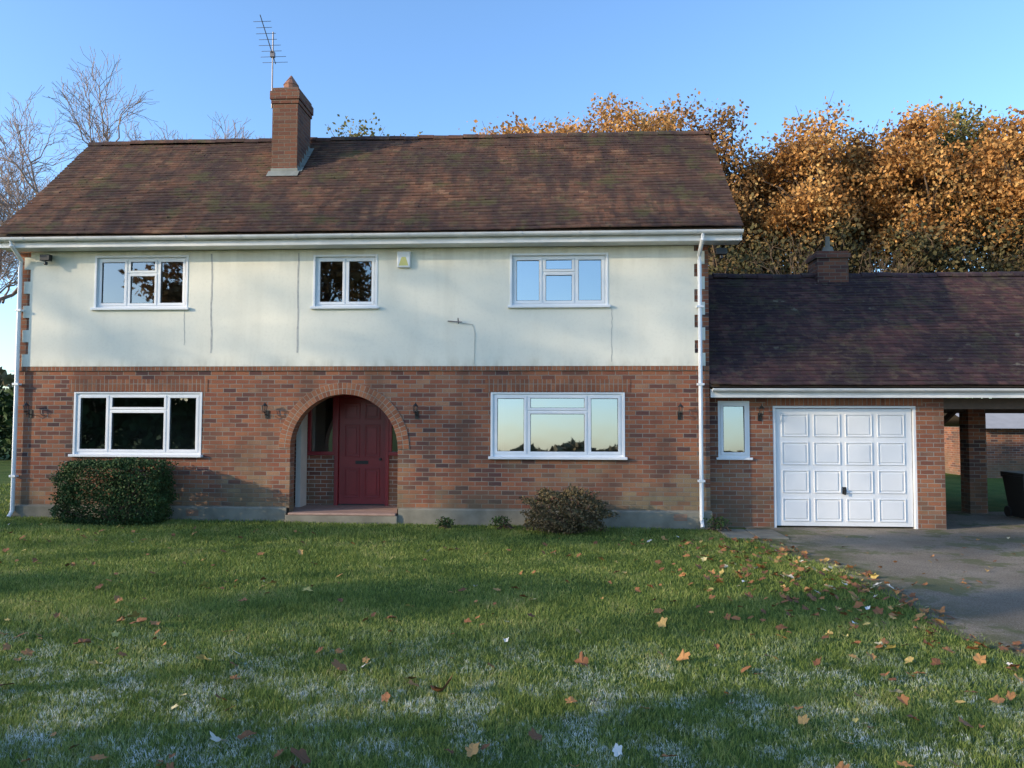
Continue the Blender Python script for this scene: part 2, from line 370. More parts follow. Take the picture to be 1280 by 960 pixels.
# fallen leaves
g=G('fallen_leaf'); c=g.ramp(g.isl(),[(0,(.11,.05,.025)),(.4,(.24,.10,.04)),(.7,(.36,.17,.06)),(.84,(.42,.26,.09)),(.91,(.48,.40,.12)),(.96,(.46,.42,.33)),(1,(.62,.62,.6))]); M_fl=g.fin(c,.7,spec=.3)
pt=P('fallen_leaves',M_fl); 
def leaf(x,y,s,zz):
    n=18; a0=random.uniform(0,6.28); tx,ty=random.uniform(-.6,.6),random.uniform(-.6,.6); cu=random.uniform(-.1,.9)
    k=len(pt.v); pt.v.append((x,y,zz)); asp=random.uniform(.6,1)
    for i in range(n):
        t=2*math.pi*i/n; r=s*(.62+.38*abs(math.cos(2.5*t)))*(1.15 if i==0 else 1)*random.uniform(.85,1.1)
        lx,ly=math.cos(t)*r,math.sin(t)*r*asp; dx,dy=lx*math.cos(a0)-ly*math.sin(a0),lx*math.sin(a0)+ly*math.cos(a0)
        pt.v.append((x+dx,y+dy,zz+dx*tx+dy*ty+cu*ly*ly/s+random.uniform(-.1,.1)*s))
    for i in range(n): pt.f.append((k,k+1+i,k+1+(i+1)%n))
for i in range(320):
    y=random.uniform(-9,-1); x=random.uniform(-.8,.6)*(y+12.6)
    if x<edge(y): leaf(x,y,random.uniform(.02,.055),float(gz(x))+.042)
for i in range(450):
    y=random.gauss(-4.0,1.8); x=float(edge(y))-abs(random.gauss(0,1.1))+.25
    if -8.5<y<-1: leaf(x,y,random.uniform(.022,.055),float(gz(x))+(.04 if x<edge(y) else .03))
for i in range(60):
    y=random.uniform(-6,0); x=random.uniform(3.5,8); leaf(x,y,random.uniform(.02,.04),float(gz(x))+.03)
for x,y,s in [(-.72,-7.75,.075),(-1.5,-7.35,.06),(-1.3,-8.75,.07),(-3.6,-7.0,.07),(-2.5,-7.3,.07),(-3.5,-6.4,.07),(-.2,-5.3,.05),(.55,-7.95,.055),(-1.8,-8.6,.06),(-2.95,-5.6,.06),(.6,-8.6,.05),(2.3,-7.2,.05)]: leaf(x,y,s,float(gz(x))+.055)
pt.done()

# ---------------------------------------------------------------- main house
H=empty('brick_house'); XL,XR=-9.45,2.6
def holed(part,x0,x1,z0,z1,y,holes,dep):
    xs=sorted({x0,x1,*[h[0] for h in holes],*[h[1] for h in holes]}); zs=sorted({z0,z1,*[h[2] for h in holes],*[h[3] for h in holes]})
    for a,b in zip(xs,xs[1:]):
        for c,d in zip(zs,zs[1:]):
            cx,cz=(a+b)/2,(c+d)/2
            if any(h[0]<cx<h[1] and h[2]<cz<h[3] for h in holes): continue
            part.poly([(a,y,c),(b,y,c),(b,y,d),(a,y,d)])
    for h in holes:
        if len(h)>4: continue
        a,b,c,d=h[:4]
        part.poly([(a,y,c),(a,y,d),(a,y+dep,d),(a,y+dep,c)]); part.poly([(b,y,c),(b,y+dep,c),(b,y+dep,d),(b,y,d)])
        part.poly([(a,y,d),(b,y,d),(b,y+dep,d),(a,y+dep,d)]); part.poly([(a,y,c),(a,y+dep,c),(b,y+dep,c),(b,y,c)])
UW=[(-8.04,-6.40,3.66,4.56),(-4.13,-3.05,3.66,4.54),(-.72,.90,3.66,4.53)]
LW=[(-8.36,-6.11,1.10,2.17),(-1.04,1.17,1.10,2.17)]
AC,AZ_,AR=-3.585,1.215,.935
part=P('brick_wall',M_brick,H)
holed(part,XL,XR,.2,4.72,0,UW+LW+[(AC-AR,AC+AR,.2,AZ_+AR,1)],.12)
n=24
for i in range(n):
    t0,t1=math.pi*i/n,math.pi*(i+1)/n
    a=(AC+AR*math.cos(t0),AZ_+AR*math.sin(t0)); b=(AC+AR*math.cos(t1),AZ_+AR*math.sin(t1))
    part.poly([(b[0],0,b[1]),(a[0],0,a[1]),(a[0],0,AZ_+AR),(b[0],0,AZ_+AR)])
RY,RZ,BY=2.15,7.40,4.3
for xx in (XL,XR):
    part.poly([(xx,0,-.2),(xx,BY,-.2),(xx,BY,4.95),(xx,RY,RZ-.15),(xx,0,4.95)])
part.poly([(XL,BY,-.2),(XR,BY,-.2),(XR,BY,4.9),(XL,BY,4.9)])
part.done()
part=P('arch_ring',M_arch,H); R1=1.135
for i in range(n):
    t0,t1=math.pi*i/n,math.pi*(i+1)/n
    q=lambda r,t,y:(AC+r*math.cos(t),y,AZ_+r*math.sin(t))
    part.poly([q(AR,t1,-.012),q(AR,t0,-.012),q(R1,t0,-.012),q(R1,t1,-.012)])
    part.poly([q(R1,t1,-.012),q(R1,t0,-.012),q(R1,t0,0),q(R1,t1,0)])
    part.poly([q(AR,t0,-.012),q(AR,t1,-.012),q(AR,t1,.23),q(AR,t0,.23)])
part.done()
part=P('arch_jambs',M_brick,H)
for xx in (AC-AR,AC+AR): part.poly([(xx,0,-.05),(xx,.23,-.05),(xx,.23,AZ_),(xx,0,AZ_)])
part.done()
PY=1.1; PXL,PXR=-4.9,-2.3
M_pwall=simple('porch_paint',(.62,.60,.55),.9,3,.3)
part=P('porch_walls',M_pwall,H)
part.poly([(PXL,.23,.1),(PXL,PY,.1),(PXL,PY,2.5),(PXL,.23,2.5)]); part.poly([(PXR,.23,.1),(PXR,PY,.1),(PXR,PY,2.5),(PXR,.23,2.5)])
part.poly([(PXL,.23,2.4),(PXR,.23,2.4),(PXR,PY,2.4),(PXL,PY,2.4)])
part.poly([(PXL,.232,.1),(AC-AR,.232,.1),(AC-AR,.232,2.4),(PXL,.232,2.4)]); part.poly([(AC+AR,.232,.1),(PXR,.232,.1),(PXR,.232,2.4),(AC+AR,.232,2.4)])
part.poly([(PXL,.234,AZ_+AR),(PXR,.234,AZ_+AR),(PXR,.234,2.4),(PXL,.234,2.4)])
part.box(-4.66,-4.57,.7,PY-.06,.13,2.38)
part.done()
part=P('porch_brickwork',M_porch,H)
part.box(PXL,-4.06,PY-.02,PY+.1,.1,1.05); part.box(-3.04,PXR,PY-.02,PY+.1,.1,1.05); part.box(PXL,PXR,PY-.02,PY+.1,2.2,2.4); part.box(PXL,-4.62,PY-.02,PY+.1,1.05,2.2)
part.done()
part=P('porch_floor',M_tilefloor,H); part.box(AC-AR+.01,AC+AR-.01,-.09,.3,.09,.13); part.box(PXL,PXR,.3,PY+.2,.02,.132); part.done(.012)
part=P('porch_step',M_conc,H); part.box(AC-AR-.04,AC+AR+.02,-.085,.2,-.2,.09); part.done(.015)
part=P('door_frame',M_red,H)
part.box(-4.06,-3.99,PY-.05,PY+.06,.13,2.2); part.box(-3.11,-3.04,PY-.05,PY+.06,.13,2.2); part.box(-4.0,-3.1,PY-.048,PY+.06,2.12,2.198)
part.box(-4.57,-4.06,PY-.04,PY+.05,2.12,2.19); part.box(-4.57,-4.06,PY-.06,PY+.05,1.05,1.12); part.box(-4.57,-4.51,PY-.042,PY+.05,1.12,2.12); part.box(-4.10,-4.061,PY-.042,PY+.05,1.12,2.12)
part.box(-3.04,-2.3,PY-.04,PY+.05,2.12,2.19); part.box(-3.04,-2.3,PY-.06,PY+.05,1.05,1.12); part.box(-3.039,-2.99,PY-.042,PY+.05,1.12,2.12); part.box(-2.40,-2.3,PY-.042,PY+.05,1.12,2.12)
part.done(.004)
part=P('front_door',M_red,H); dx0,dx1,dz0,dz1=-3.985,-3.115,.15,2.115
part.box(dx0,dx1,PY,PY+.045,dz0,dz1)
for px0,px1 in ((dx0+.1,-3.595),(-3.505,dx1-.1)):
    for pz0,pz1 in ((dz0+.12,.82),(1.02,1.62),(1.72,2.02)):
        for bx in ((px0,px1,pz0,pz0+.026),(px0,px1,pz1-.026,pz1),(px0,px0+.026,pz0+.026,pz1-.026),(px1-.026,px1,pz0+.026,pz1-.026)):
            part.box(bx[0],bx[1],PY-.02,PY,bx[2],bx[3])
        part.box(px0+.06,px1-.06,PY-.014,PY,pz0+.06,pz1-.06)
part.done(.005)
part=P('door_furniture',M_black,H); part.box(-3.67,-3.43,PY-.012,PY-.0005,.89,.95); part.tube([(-3.2,PY-.05,.98),(-3.2,PY,.98)],.025); part.box(-3.98,-3.12,PY-.01,PY+.02,.132,.155); part.done()
part=P('sidelight_glass',M_glass,H); part.poly([(-4.56,PY,1.12),(-4.10,PY,1.12),(-4.10,PY,2.12),(-4.56,PY,2.12)]); part.poly([(-2.99,PY,1.12),(-2.40,PY,1.12),(-2.40,PY,2.12),(-2.99,PY,2.12)]); part.done()
part=P('hall_interior',M_room,H); part.box(PXL,PXR,PY+.1,PY+1.0,.1,2.4); part.f=[f for i,f in enumerate(part.f) if i!=2]; part.done()
part=P('concrete_plinth',M_conc,H)
for a,b in ((XL-.02,AC-AR-.042),(AC+AR+.022,XR+.02)):
    nseg=8
    for i in range(nseg):
        u0=a+(b-a)*i/nseg; u1=a+(b-a)*(i+1)/nseg
        part.poly([(u0,-.035,-.3),(u1,-.035,-.3),(u1,-.035,.19),(u0,-.035,.19)]); part.poly([(u0,-.035,.19),(u1,-.035,.19),(u1,.0,.215),(u0,.0,.215)])
part.poly([(AC-AR-.042,-.035,-.3),(AC-AR-.042,.1,-.3),(AC-AR-.042,.1,.2),(AC-AR-.042,-.035,.19)])
part.done()
part=P('air_bricks',M_terra,H)
for bx in (2.1,-6.2): 
    for i in range(5): part.box(bx-.11,bx+.11,-.04,-.03,.06+i*.022,.07+i*.022)
part.done()
part=P('header_band',M_sold,H); part.box(XL+.002,XR-.002,-.022,-.001,2.55,2.625); 
for a,b,c,d in LW: part.box(a-.12,b+.12,-.008,-.001,2.18,2.405)
part.done(.003)
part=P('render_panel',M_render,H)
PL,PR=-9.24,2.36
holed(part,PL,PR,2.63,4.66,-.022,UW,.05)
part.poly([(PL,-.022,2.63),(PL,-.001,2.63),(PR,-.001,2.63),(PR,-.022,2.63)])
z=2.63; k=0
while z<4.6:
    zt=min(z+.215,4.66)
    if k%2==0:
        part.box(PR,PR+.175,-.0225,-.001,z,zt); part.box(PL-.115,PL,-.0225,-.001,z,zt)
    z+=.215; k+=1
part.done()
part=P('render_trickle_marks',M_stain,H)
for xx,zt,zb in ((-5.96,4.6,2.86),(-4.42,4.6,2.86),(-6.42,3.6,3.0),(.98,3.6,2.7)):
    thin=.014 if zb<2.9 and xx<-4 else .005
    zz=np.linspace(zt,zb,22); xw=xx+np.cumsum(rng.normal(size=22)*.004)
    for i in range(21):
        part.poly([(xw[i]-thin,-.0245,zz[i]),(xw[i]+thin,-.0245,zz[i]),(xw[i+1]+thin,-.0245,zz[i+1]),(xw[i+1]-thin,-.0245,zz[i+1])])
part.done()
def window(par,x0,x1,z0,z1,lights,y=.02,sill=True,room=True,fw_=.055,gm=None,tilt=0,curt=True):
    fr=P('window_frame',M_white,par); gl=P('window_glass',gm or M_glass,par); gk=P('window_gasket',M_black,par)
    fr.box(x0,x1,y,y+.07,z0,z0+fw_); fr.box(x0,x1,y,y+.07,z1-fw_,z1); fr.box(x0,x0+fw_,y,y+.07,z0+fw_,z1-fw_); fr.box(x1-fw_,x1,y,y+.07,z0+fw_,z1-fw_)
    W=x1-x0
    def sash(a,b,c,d,s=.045):
        yy=y-.014
        fr.box(a,b,yy,yy+.06,c,c+s); fr.box(a,b,yy,yy+.06,d-s,d); fr.box(a,a+s,yy,yy+.06,c+s,d-s); fr.box(b-s,b,yy,yy+.06,c+s,d-s)
        q=.006
        gk.box(a+s,b-s,yy+.01,yy+.02,c+s,c+s+q);gk.box(a+s,b-s,yy+.01,yy+.02,d-s-q,d-s);gk.box(a+s,a+s+q,yy+.01,yy+.02,c+s+q,d-s-q);gk.box(b-s-q,b-s,yy+.01,yy+.02,c+s+q,d-s-q)
        t=random.uniform(-.0015,.0015); tt=tilt*(d-c-2*s)/2
        gl.poly([(a+s,yy+.026+t-tt,c+s),(b-s,yy+.026-t-tt,c+s),(b-s,yy+.026-t+tt,d-s),(a+s,yy+.026+t+tt,d-s)])
    def mull(a,b): fr.box(a,b,y+.001,y+.069,z0+fw_,z1-fw_)
    ip=fw_-.012
    for i,(a,b,tr) in enumerate(lights):
        xa,xb=x0+W*a,x0+W*b
        if i>0: mull(xa-.022,xa+.022)
        la=xa+(ip if i==0 else .012); lb=xb-(ip if i==len(lights)-1 else .012)
        if tr:
            zt=z0+(z1-z0)*tr; fr.box(la+.012,lb-.012,y+.002,y+.068,zt-.02,zt+.02)
            sash(la,lb,z0+ip,zt-.010,.04); sash(la,lb,zt+.010,z1-ip,.04)
        else: sash(la,lb,z0+ip,z1-ip)
    fr.done(.004); gk.done(); gl.done()
    if sill:
        s=P('window_sill',M_white,par); s.box(x0-.06,x1+.06,-.075,y+.03,z0-.045,z0+.001); s.done(.008)
    if room:
        r=P('room_interior',M_room,par); r.box(x0-.35,x1+.35,y+.11,1.9,z0-.8,min(z1+.12,4.7)); r.f=[f for i,f in enumerate(r.f) if i%6!=2]
        r.done()
        if curt:
            cu=P('curtain',M_curtain,par)
            for a,b in ((x0+.03,x0+.03+W*.07),(x1-.03-W*.07,x1-.03)):
                m=14
                for i in range(m):
                    u0=a+(b-a)*i/m;u1=a+(b-a)*(i+1)/m; f0=.02*math.sin(i*1.9);f1=.02*math.sin((i+1)*1.9)
                    cu.poly([(u0,y+.22+f0,z0-.2),(u1,y+.22+f1,z0-.2),(u1,y+.22+f1,z1),(u0,y+.22+f0,z1)])
            cu.done()
window(H,*UW[0],[(0,.34,0),(.34,.67,.68),(.67,1,0)],curt=False)
window(H,*UW[1],[(0,.5,0),(.5,1,0)],curt=False)
window(H,*UW[2],[(0,.33,0),(.33,.67,.66),(.67,1,0)],gm=M_glass2)
window(H,*LW[0],[(0,.27,0),(.27,.73,.72),(.73,1,0)],curt=False)
window(H,*LW[1],[(0,.27,0),(.27,.73,.72),(.73,1,0)],gm=M_glass2,tilt=.026)
part=P('window_trim',M_white,H)
for a,b,c,d in UW+LW:
    yy=-.03 if c>3 else -.008
    part.box(a-.025,a+.012,yy,.03,c,d+.025); part.box(b-.012,b+.025,yy,.03,c,d+.025); part.box(a+.012,b-.012,yy,.03,d-.012,d+.024)
part.done(.003)

EX0,EX1=-9.62,3.08
part=P('fascia_soffit',M_gutter,H); part.box(EX0,EX1,-.345,-.32,4.665,4.80); part.box(EX0,EX1,-.32,.0-.03,4.665,4.68)
part.done(.004)
def gutter(par,x0,x1,y,z,r,mat):
    g_=P('gutter',mat,par); n=8
    for rr in (r,r-.004):
        for i in range(n):
            a0=math.pi+math.pi*i/n; a1=math.pi+math.pi*(i+1)/n
            g_.poly([(x0,y+rr*math.cos(a0),z+rr*math.sin(a0)),(x1,y+rr*math.cos(a0),z+rr*math.sin(a0)),(x1,y+rr*math.cos(a1),z+rr*math.sin(a1)),(x0,y+rr*math.cos(a1),z+rr*math.sin(a1))])
    x=x0+.5
    for xe in (x0,x1): g_.poly([(xe,y+r*math.cos(math.pi+math.pi*i/n),z+r*math.sin(math.pi+math.pi*i/n)) for i in range(n+1)])
    while x<x1:
        for i in range(n):
            a0=math.pi+math.pi*i/n; a1=math.pi+math.pi*(i+1)/n; rr=r+.006
            g_.poly([(x,y+rr*math.cos(a0),z+rr*math.sin(a0)),(x+.05,y+rr*math.cos(a0),z+rr*math.sin(a0)),(x+.05,y+rr*math.cos(a1),z+rr*math.sin(a1)),(x,y+rr*math.cos(a1),z+rr*math.sin(a1))])
        x+=.95
    g_.done()
gutter(H,EX0,EX1,-.41,4.82,.06,M_gutter)
part=P('downpipes',M_white,H)
part.tube([(-9.33,-.41,4.77),(-9.33,-.40,4.70),(-9.36,-.10,4.50),(-9.39,-.075,4.38),(-9.39,-.075,.12),(-9.39,-.16,.02)],.034)
part.tube([(2.43,-.41,4.77),(2.43,-.40,4.68),(2.43,-.10,4.48),(2.44,-.075,4.38),(2.44,-.075,.06),(2.44,-.15,-.04)],.034)
for xx in (-9.39,2.44):
    for zz in (.7,2.3,3.6): part.box(xx-.055,xx+.055,-.115,-.02,zz,zz+.035)
part.done(smooth=False)

def tiles(name,par,x0,x1,e,r,mat,gauge=.1,wd=.165):
    e=np.array(e);r=np.array(r); Ls=np.linalg.norm(r-e); d=(r-e)/Ls; nrm=np.array([-d[1],d[0]])
    if nrm[1]<0: nrm=-nrm
    rows=int(Ls/gauge); V=[];F=[];k=0
    def und(x,j): return .010*math.sin(x*1.1+j*.2)+.009*math.sin(x*.5-j*.13)+.004*math.sin(x*3.1+j*1.7)
    for j in range(rows+1):
        s0=j*Ls/rows-.01; s1=min(s0+gauge*1.45,Ls+.02)
        x=x0-(wd/2 if j%2 else 0)
        while x<x1:
            a=max(x,x0);b=min(x+wd-.0015,x1); x+=wd
            if b-a<.03: continue
            dd=random.gauss(0,.003); ex=random.gauss(0,.0014)
            if random.random()<.012: dd-=.014; ex=.006
            for (s,hh,xx) in ((s0+dd,.036+ex,a),(s0+dd,.036+ex,b),(s1,.012,b),(s1,.012,a)):
                pz=e+d*s+nrm*(hh+und(xx,j)); V.append((xx,pz[0],pz[1]))
            for (s,hh,xx) in ((s0+dd,.014+ex,a),(s0+dd,.014+ex,b)):
                pz=e+d*s+nrm*(hh+und(xx,j)); V.append((xx,pz[0],pz[1]))
            F+=[(k,k+1,k+2,k+3),(k+4,k+5,k+1,k)]; k+=6
    return mk(name,V,F,[mat],parent=par)
tiles('roof_tiles_front',H,EX0,EX1,(-.42,4.87),(RY,RZ),M_roof)
tiles('roof_tiles_rear',H,EX0,EX1,(2*RY+.42,4.87),(RY,RZ),M_roof,gauge=.3)
part=P('roof_underlay',M_timber,H)
for sgn in (1,-1):
    ye=RY-sgn*(RY+.40)
    part.poly([(EX0+.01,ye,4.84),(EX1-.01,ye,4.84),(EX1-.01,RY,RZ-.03),(EX0+.01,RY,RZ-.03)])
for xx in (EX0+.02,EX1-.02):
    for sgn in (1,-1):
        ye=RY-sgn*(RY+.38)
        part.poly([(xx,ye,4.72),(xx,ye,4.86),(xx,RY,RZ-.02),(xx,RY,RZ-.16)])
part.done()
def ridge(par,x0,x1,y,z,mat):
    r_=P('ridge_tiles',mat,par); x=x0; n=7; R=.115
    while x<x1:
        a,b=x,min(x+.295,x1); dz=random.gauss(0,.009)
        for i in range(n):
            t0=math.pi*i/n; t1=math.pi*(i+1)/n
            q=lambda xx,t,rr:(xx,y+rr*math.cos(t),z-.06+dz+rr*math.sin(t)*.95)
            r_.poly([q(a,t0,R),q(a,t1,R),q(b,t1,R-.008),q(b,t0,R-.008)]); 
        r_.poly([q(a,math.pi*i/n,R) for i in range(n+1)]); r_.poly([q(b,math.pi*i/n,R-.008) for i in range(n+1)])
        x+=.3
    r_.done()
ridge(H,EX0,EX1,RY,RZ+.03,M_roof)
cx0,cx1,cy0,cy1=-5.37,-4.87,1.1,1.85
part=P('chimney_stack',M_chim,H); part.box(cx0,cx1,cy0,cy1,5.8,7.74)
part.box(cx0-.02,cx1+.02,cy0-.02,cy1+.02,7.74,7.82); part.box(cx0-.04,cx1+.04,cy0-.04,cy1+.04,7.82,7.98); part.box(cx0-.01,cx1+.01,cy0-.01,cy1+.01,7.98,8.05); part.done(.006)
part=P('chimney_flaunching',M_conc,H); 
c0=(cx0+.25,1.40)
part.poly([(cx0,cy0,8.052),(cx1,cy0,8.052),(c0[0]+.12,c0[1]-.12,8.14),(c0[0]-.12,c0[1]-.12,8.14)]);part.poly([(cx1,cy0,8.052),(cx1,cy1,8.052),(c0[0]+.12,c0[1]+.12,8.14),(c0[0]+.12,c0[1]-.12,8.14)])
part.poly([(cx1,cy1,8.052),(cx0,cy1,8.052),(c0[0]-.12,c0[1]+.12,8.14),(c0[0]+.12,c0[1]+.12,8.14)]);part.poly([(cx0,cy1,8.052),(cx0,cy0,8.052),(c0[0]-.12,c0[1]-.12,8.14),(c0[0]-.12,c0[1]+.12,8.14)]); part.done()
part=P('chimney_pot',M_terra,H); part.tube([(c0[0],c0[1],8.1),(c0[0],c0[1],8.22)],.14,12); part.tube([(c0[0],c0[1],8.22),(c0[0],c0[1],8.42)],.15,12,.015); part.done()
part=P('chimney_flashing',M_lead,H)
sl=(RZ-4.87)/(RY+.42); rz=lambda y:4.87+(y+.42)*sl
ya=cy0-.13
part.poly([(cx0-.05,ya,rz(ya)+.06),(cx1+.05,ya,rz(ya)+.06),(cx1+.05,cy0-.01,rz(cy0)+.065),(cx0-.05,cy0-.01,rz(cy0)+.065)])
part.poly([(cx0-.01,cy0-.008,rz(cy0)),(cx1+.01,cy0-.008,rz(cy0)),(cx1+.01,cy0-.008,rz(cy0)+.12),(cx0-.01,cy0-.008,rz(cy0)+.12)])
for i in range(6):
    y0=cy0+i*.12; 
    part.poly([(cx1+.006,y0,rz(y0)),(cx1+.006,y0+.12,rz(y0+.12)),(cx1+.006,y0+.12,rz(y0)+.18),(cx1+.006,y0,rz(y0)+.18)])
    part.poly([(cx1+.006,y0,rz(y0)+.06),(cx1+.09,y0,rz(y0)+.06),(cx1+.09,y0+.12,rz(y0+.12)+.06),(cx1+.006,y0+.12,rz(y0+.12)+.06)])
part.done()
part=P('tv_aerial',M_grey,H); ax,ay=-5.42,1.2
part.tube([(ax,ay,7.7),(ax,ay,9.2)],.014)
b0=Vector((ax,ay-.05,8.78)); bd=Vector((.02,-.62,.36)).normalized()
part.tube([b0-bd*.25,b0+bd*.75],.009,6)
for i in range(8):
    q=b0+bd*(-.22+i*.12); Lr=.25 if i<2 else .22-.012*i+(.03 if i%2 else 0); part.tube([q-Vector((Lr,0,0)),q+Vector((Lr,0,0))],.005,5)
part.box(ax-.04,ax+.04,ay-.04,ay+.03,8.70,8.8)
part.done()
def lantern(par,x,z,y=0):
    l=P('wall_lantern',M_black,par); l.box(x-.03,x+.03,y-.014,y-.001,z-.07,z+.07)
    l.tube([(x,y-.01,z-.02),(x,y-.06,z+.01),(x,y-.10,z-.02),(x,y-.12,z+.03)],.008,6)
    l.tube([(x,y-.12,z+.03),(x,y-.12,z+.045)],.025,6,.045); 
    for i in range(6):
        a=i*math.pi/3; l.tube([(x+.03*math.cos(a),y-.12+.03*math.sin(a),z+.04),(x+.045*math.cos(a),y-.12+.045*math.sin(a),z+.14)],.004,4)
    l.tube([(x,y-.12,z+.14),(x,y-.12,z+.19)],.055,6,.01); l.tube([(x,y-.12,z+.19),(x,y-.12,z+.21)],.007,5)
    l.done()
for x in (-9.17,-4.93,-2.33,2.10): lantern(H,x,1.80)
part=P('floodlight',M_black,H)
for x in (-8.87,2.78):
    part.box(x-.09,x+.09,-.2,-.12,4.47,4.58); part.box(x-.02,x+.02,-.12,-.001,4.52,4.6); part.tube([(x,-.16,4.46),(x,-.16,4.40)],.03,8)
part.done(.01)
part=P('alarm_box',M_white,H); part.box(-2.68,-2.45,-.085,-.022,4.32,4.60); part.done(.015)
part=P('alarm_label',M_yellow,H); part.poly([(-2.65,-.0865,4.35),(-2.48,-.0865,4.35),(-2.53,-.0865,4.5),(-2.6,-.0865,4.5)]); part.done()
part=P('tv_bracket',M_grey,H); part.tube([(-1.80,-.03,3.40),(-1.55,-.12,3.37)],.010,6); part.tube([(-1.62,-.02,3.36),(-1.62,-.1,3.44)],.010,6); part.done()  # TV bracket on the render, its wire follows
part=P('cable',M_stain,H)
part.tube([(-1.55,-.03,3.36),(-1.38,-.03,3.34),(-1.34,-.03,3.2),(-1.35,-.03,2.66)],.004,5); part.done()

# ---------------------------------------------------------------- garage wing
GR=empty('brick_garage'); GY=.3; GX1=12.0
part=P('garage_brick_wall',M_brick2,GR)
SW=(2.80,3.33,1.09,2.05)
holed(part,2.6,6.54,-.15,2.2,GY,[SW,(3.72,6.09,-.15,1.97)],.12)
part.poly([(6.54,GY,-.15),(6.54,5.7,-.15),(6.54,5.7,2.2),(6.54,GY,2.2)])
part.poly([(2.6,5.7,-.15),(6.54,5.7,-.15),(6.54,5.7,2.2),(2.6,5.7,2.2)])
part.poly([(GX1-.3,GY,-.15),(GX1,GY,-.15),(GX1,GY,2.0),(GX1-.3,GY,2.0)])
for px,py in ((8.12,2.5),(GX1-.34,GY+.01),(GX1-.34,5.3)): part.box(px,px+.33,py,py+.33,-.15,2.1)
part.poly([(GX1,GY,2.0),(GX1,5.7,2.0),(GX1,3.0,4.65)])
part.done()
part=P('garage_soldiers',M_sold,GR); part.box(3.6,6.2,GY-.008,GY-.001,1.975,2.13); part.done()
window(GR,SW[0],SW[1],SW[2],SW[3],[(0,1,0)],y=GY+.0,sill=False,room=False,gm=M_glass2,tilt=.03)
part=P('window_sill',M_white,GR); part.box(SW[0]-.04,SW[1]+.04,GY-.05,GY+.03,SW[2]-.04,SW[2]); part.done(.006)
part=P('garage_interior',M_room,GR); part.box(2.62,3.6,GY+.125,2.0,.3,2.15); part.f=[f for i,f in enumerate(part.f) if i!=2]; part.done()
part=P('garage_door_frame',M_gdoor,GR); part.box(3.72,3.765,GY+.01,GY+.1,-.1,1.93); part.box(6.045,6.09,GY+.01,GY+.1,-.1,1.93); part.box(3.72,6.09,GY+.01,GY+.1,1.93,1.97); part.done(.004)
part=P('garage_door',M_gdoor,GR); part.box(3.775,6.035,GY+.05,GY+.09,-.06,1.92)
gx0,gx1=3.775,6.035; wx=(gx1-gx0)
for ci in range(4):
    for ri in range(4):
        a=gx0+.10+ci*(wx-.14)/4; b=a+(wx-.14)/4-.085; c=.02+ri*.475; d=c+.385
        for bx in ((a,b,c,c+.018),(a,b,d-.018,d),(a,a+.018,c+.018,d-.018),(b-.018,b,c+.018,d-.018)): part.box(bx[0],bx[1],GY+.034,GY+.05,bx[2],bx[3])
        part.box(a+.045,b-.045,GY+.038,GY+.05,c+.045,d-.045)
part.done(.006)
part=P('garage_door_handle',M_black,GR); part.tube([(4.9,GY+.045,.55),(4.9,GY+.0,.55)],.022,10); part.box(4.885,4.915,GY-.005,GY+.01,.47,.57); part.box(4.87,4.93,GY+.03,GY+.049,.48,.6); part.done(.003)
part=P('garage_fascia',M_gutter,GR); part.box(2.62,GX1+.15,GY-.30,GY-.275,2.10,2.24); part.box(2.62,GX1+.15,GY-.275,GY-.002,2.12,2.135); part.done(.003)
gutter(GR,2.64,GX1+.15,GY-.36,2.25,.055,M_gutter)
GRY,GRZ=3.0,4.68
tiles('garage_roof_front',GR,2.6,GX1+.15,(GY-.38,2.30),(GRY,GRZ),M_roof2)
tiles('garage_roof_rear',GR,2.6,GX1+.15,(2*GRY-GY+.38,2.30),(GRY,GRZ),M_roof2,gauge=.3)
ridge(GR,3.0,GX1+.15,GRY,GRZ+.03,M_roof2)
part=P('garage_roof_structure',M_timber,GR)
for sgn in (1,-1):
    ye=GRY-sgn*(GRY-GY+.36); part.poly([(2.6,ye,2.275),(GX1+.14,ye,2.275),(GX1+.14,GRY,GRZ-.03),(2.6,GRY,GRZ-.03)])
part.box(6.54,GX1,GY,GY+.15,1.92,2.10); part.box(6.55,GX1,GY+.15,5.7,2.06,2.09); part.box(6.56,GX1,2.6,2.75,1.9,2.055); part.box(6.56,GX1,5.5,5.7,1.9,2.055)
part.tube([(6.9,2.66,.95),(7.95,2.66,1.92)],.06,4)
part.done()
part=P('garage_chimney',M_chim,GR); part.box(5.36,5.98,2.75,3.3,4.2,5.02); part.box(5.32,6.02,2.71,3.34,5.02,5.12); part.box(5.36,5.98,2.75,3.3,5.12,5.17); part.done(.006)
part=P('garage_chimney_pot',M_conc,GR); part.tube([(5.66,3.0,5.17),(5.66,3.0,5.30)],.13,10,.09); part.tube([(5.66,3.0,5.30),(5.66,3.0,5.52)],.05,10,.04); part.done()
lantern(GR,3.50,1.78,GY)
OB=empty('brick_outbuilding'); part=P('outbuilding_walls',M_brick2,OB); part.box(13.6,22,12,17,-.2,1.5); part.done()
part=P('outbuilding_roof',simple('felt_roof',(.42,.40,.38),.8,3,.3),OB); part.poly([(13.3,11.7,1.48),(22.3,11.7,1.48),(22.3,14.5,2.5),(13.3,14.5,2.5)]); part.poly([(13.3,17.3,1.48),(22.3,17.3,1.48),(22.3,14.5,2.5),(13.3,14.5,2.5)]); part.done()
part=P('outbuilding_windows',M_timber,OB); part.box(16.6,17.6,11.95,12,.3,1.1); part.done(.01)
WB=empty('wheelie_bin'); part=P('bin_body',M_black,WB); bx,by=8.75,1.75
b0=[(bx-.2,by-.22),(bx+.2,by-.22),(bx+.2,by+.22),(bx-.2,by+.22)]; b1=[(bx-.27,by-.32),(bx+.27,by-.32),(bx+.27,by+.32),(bx-.27,by+.32)]
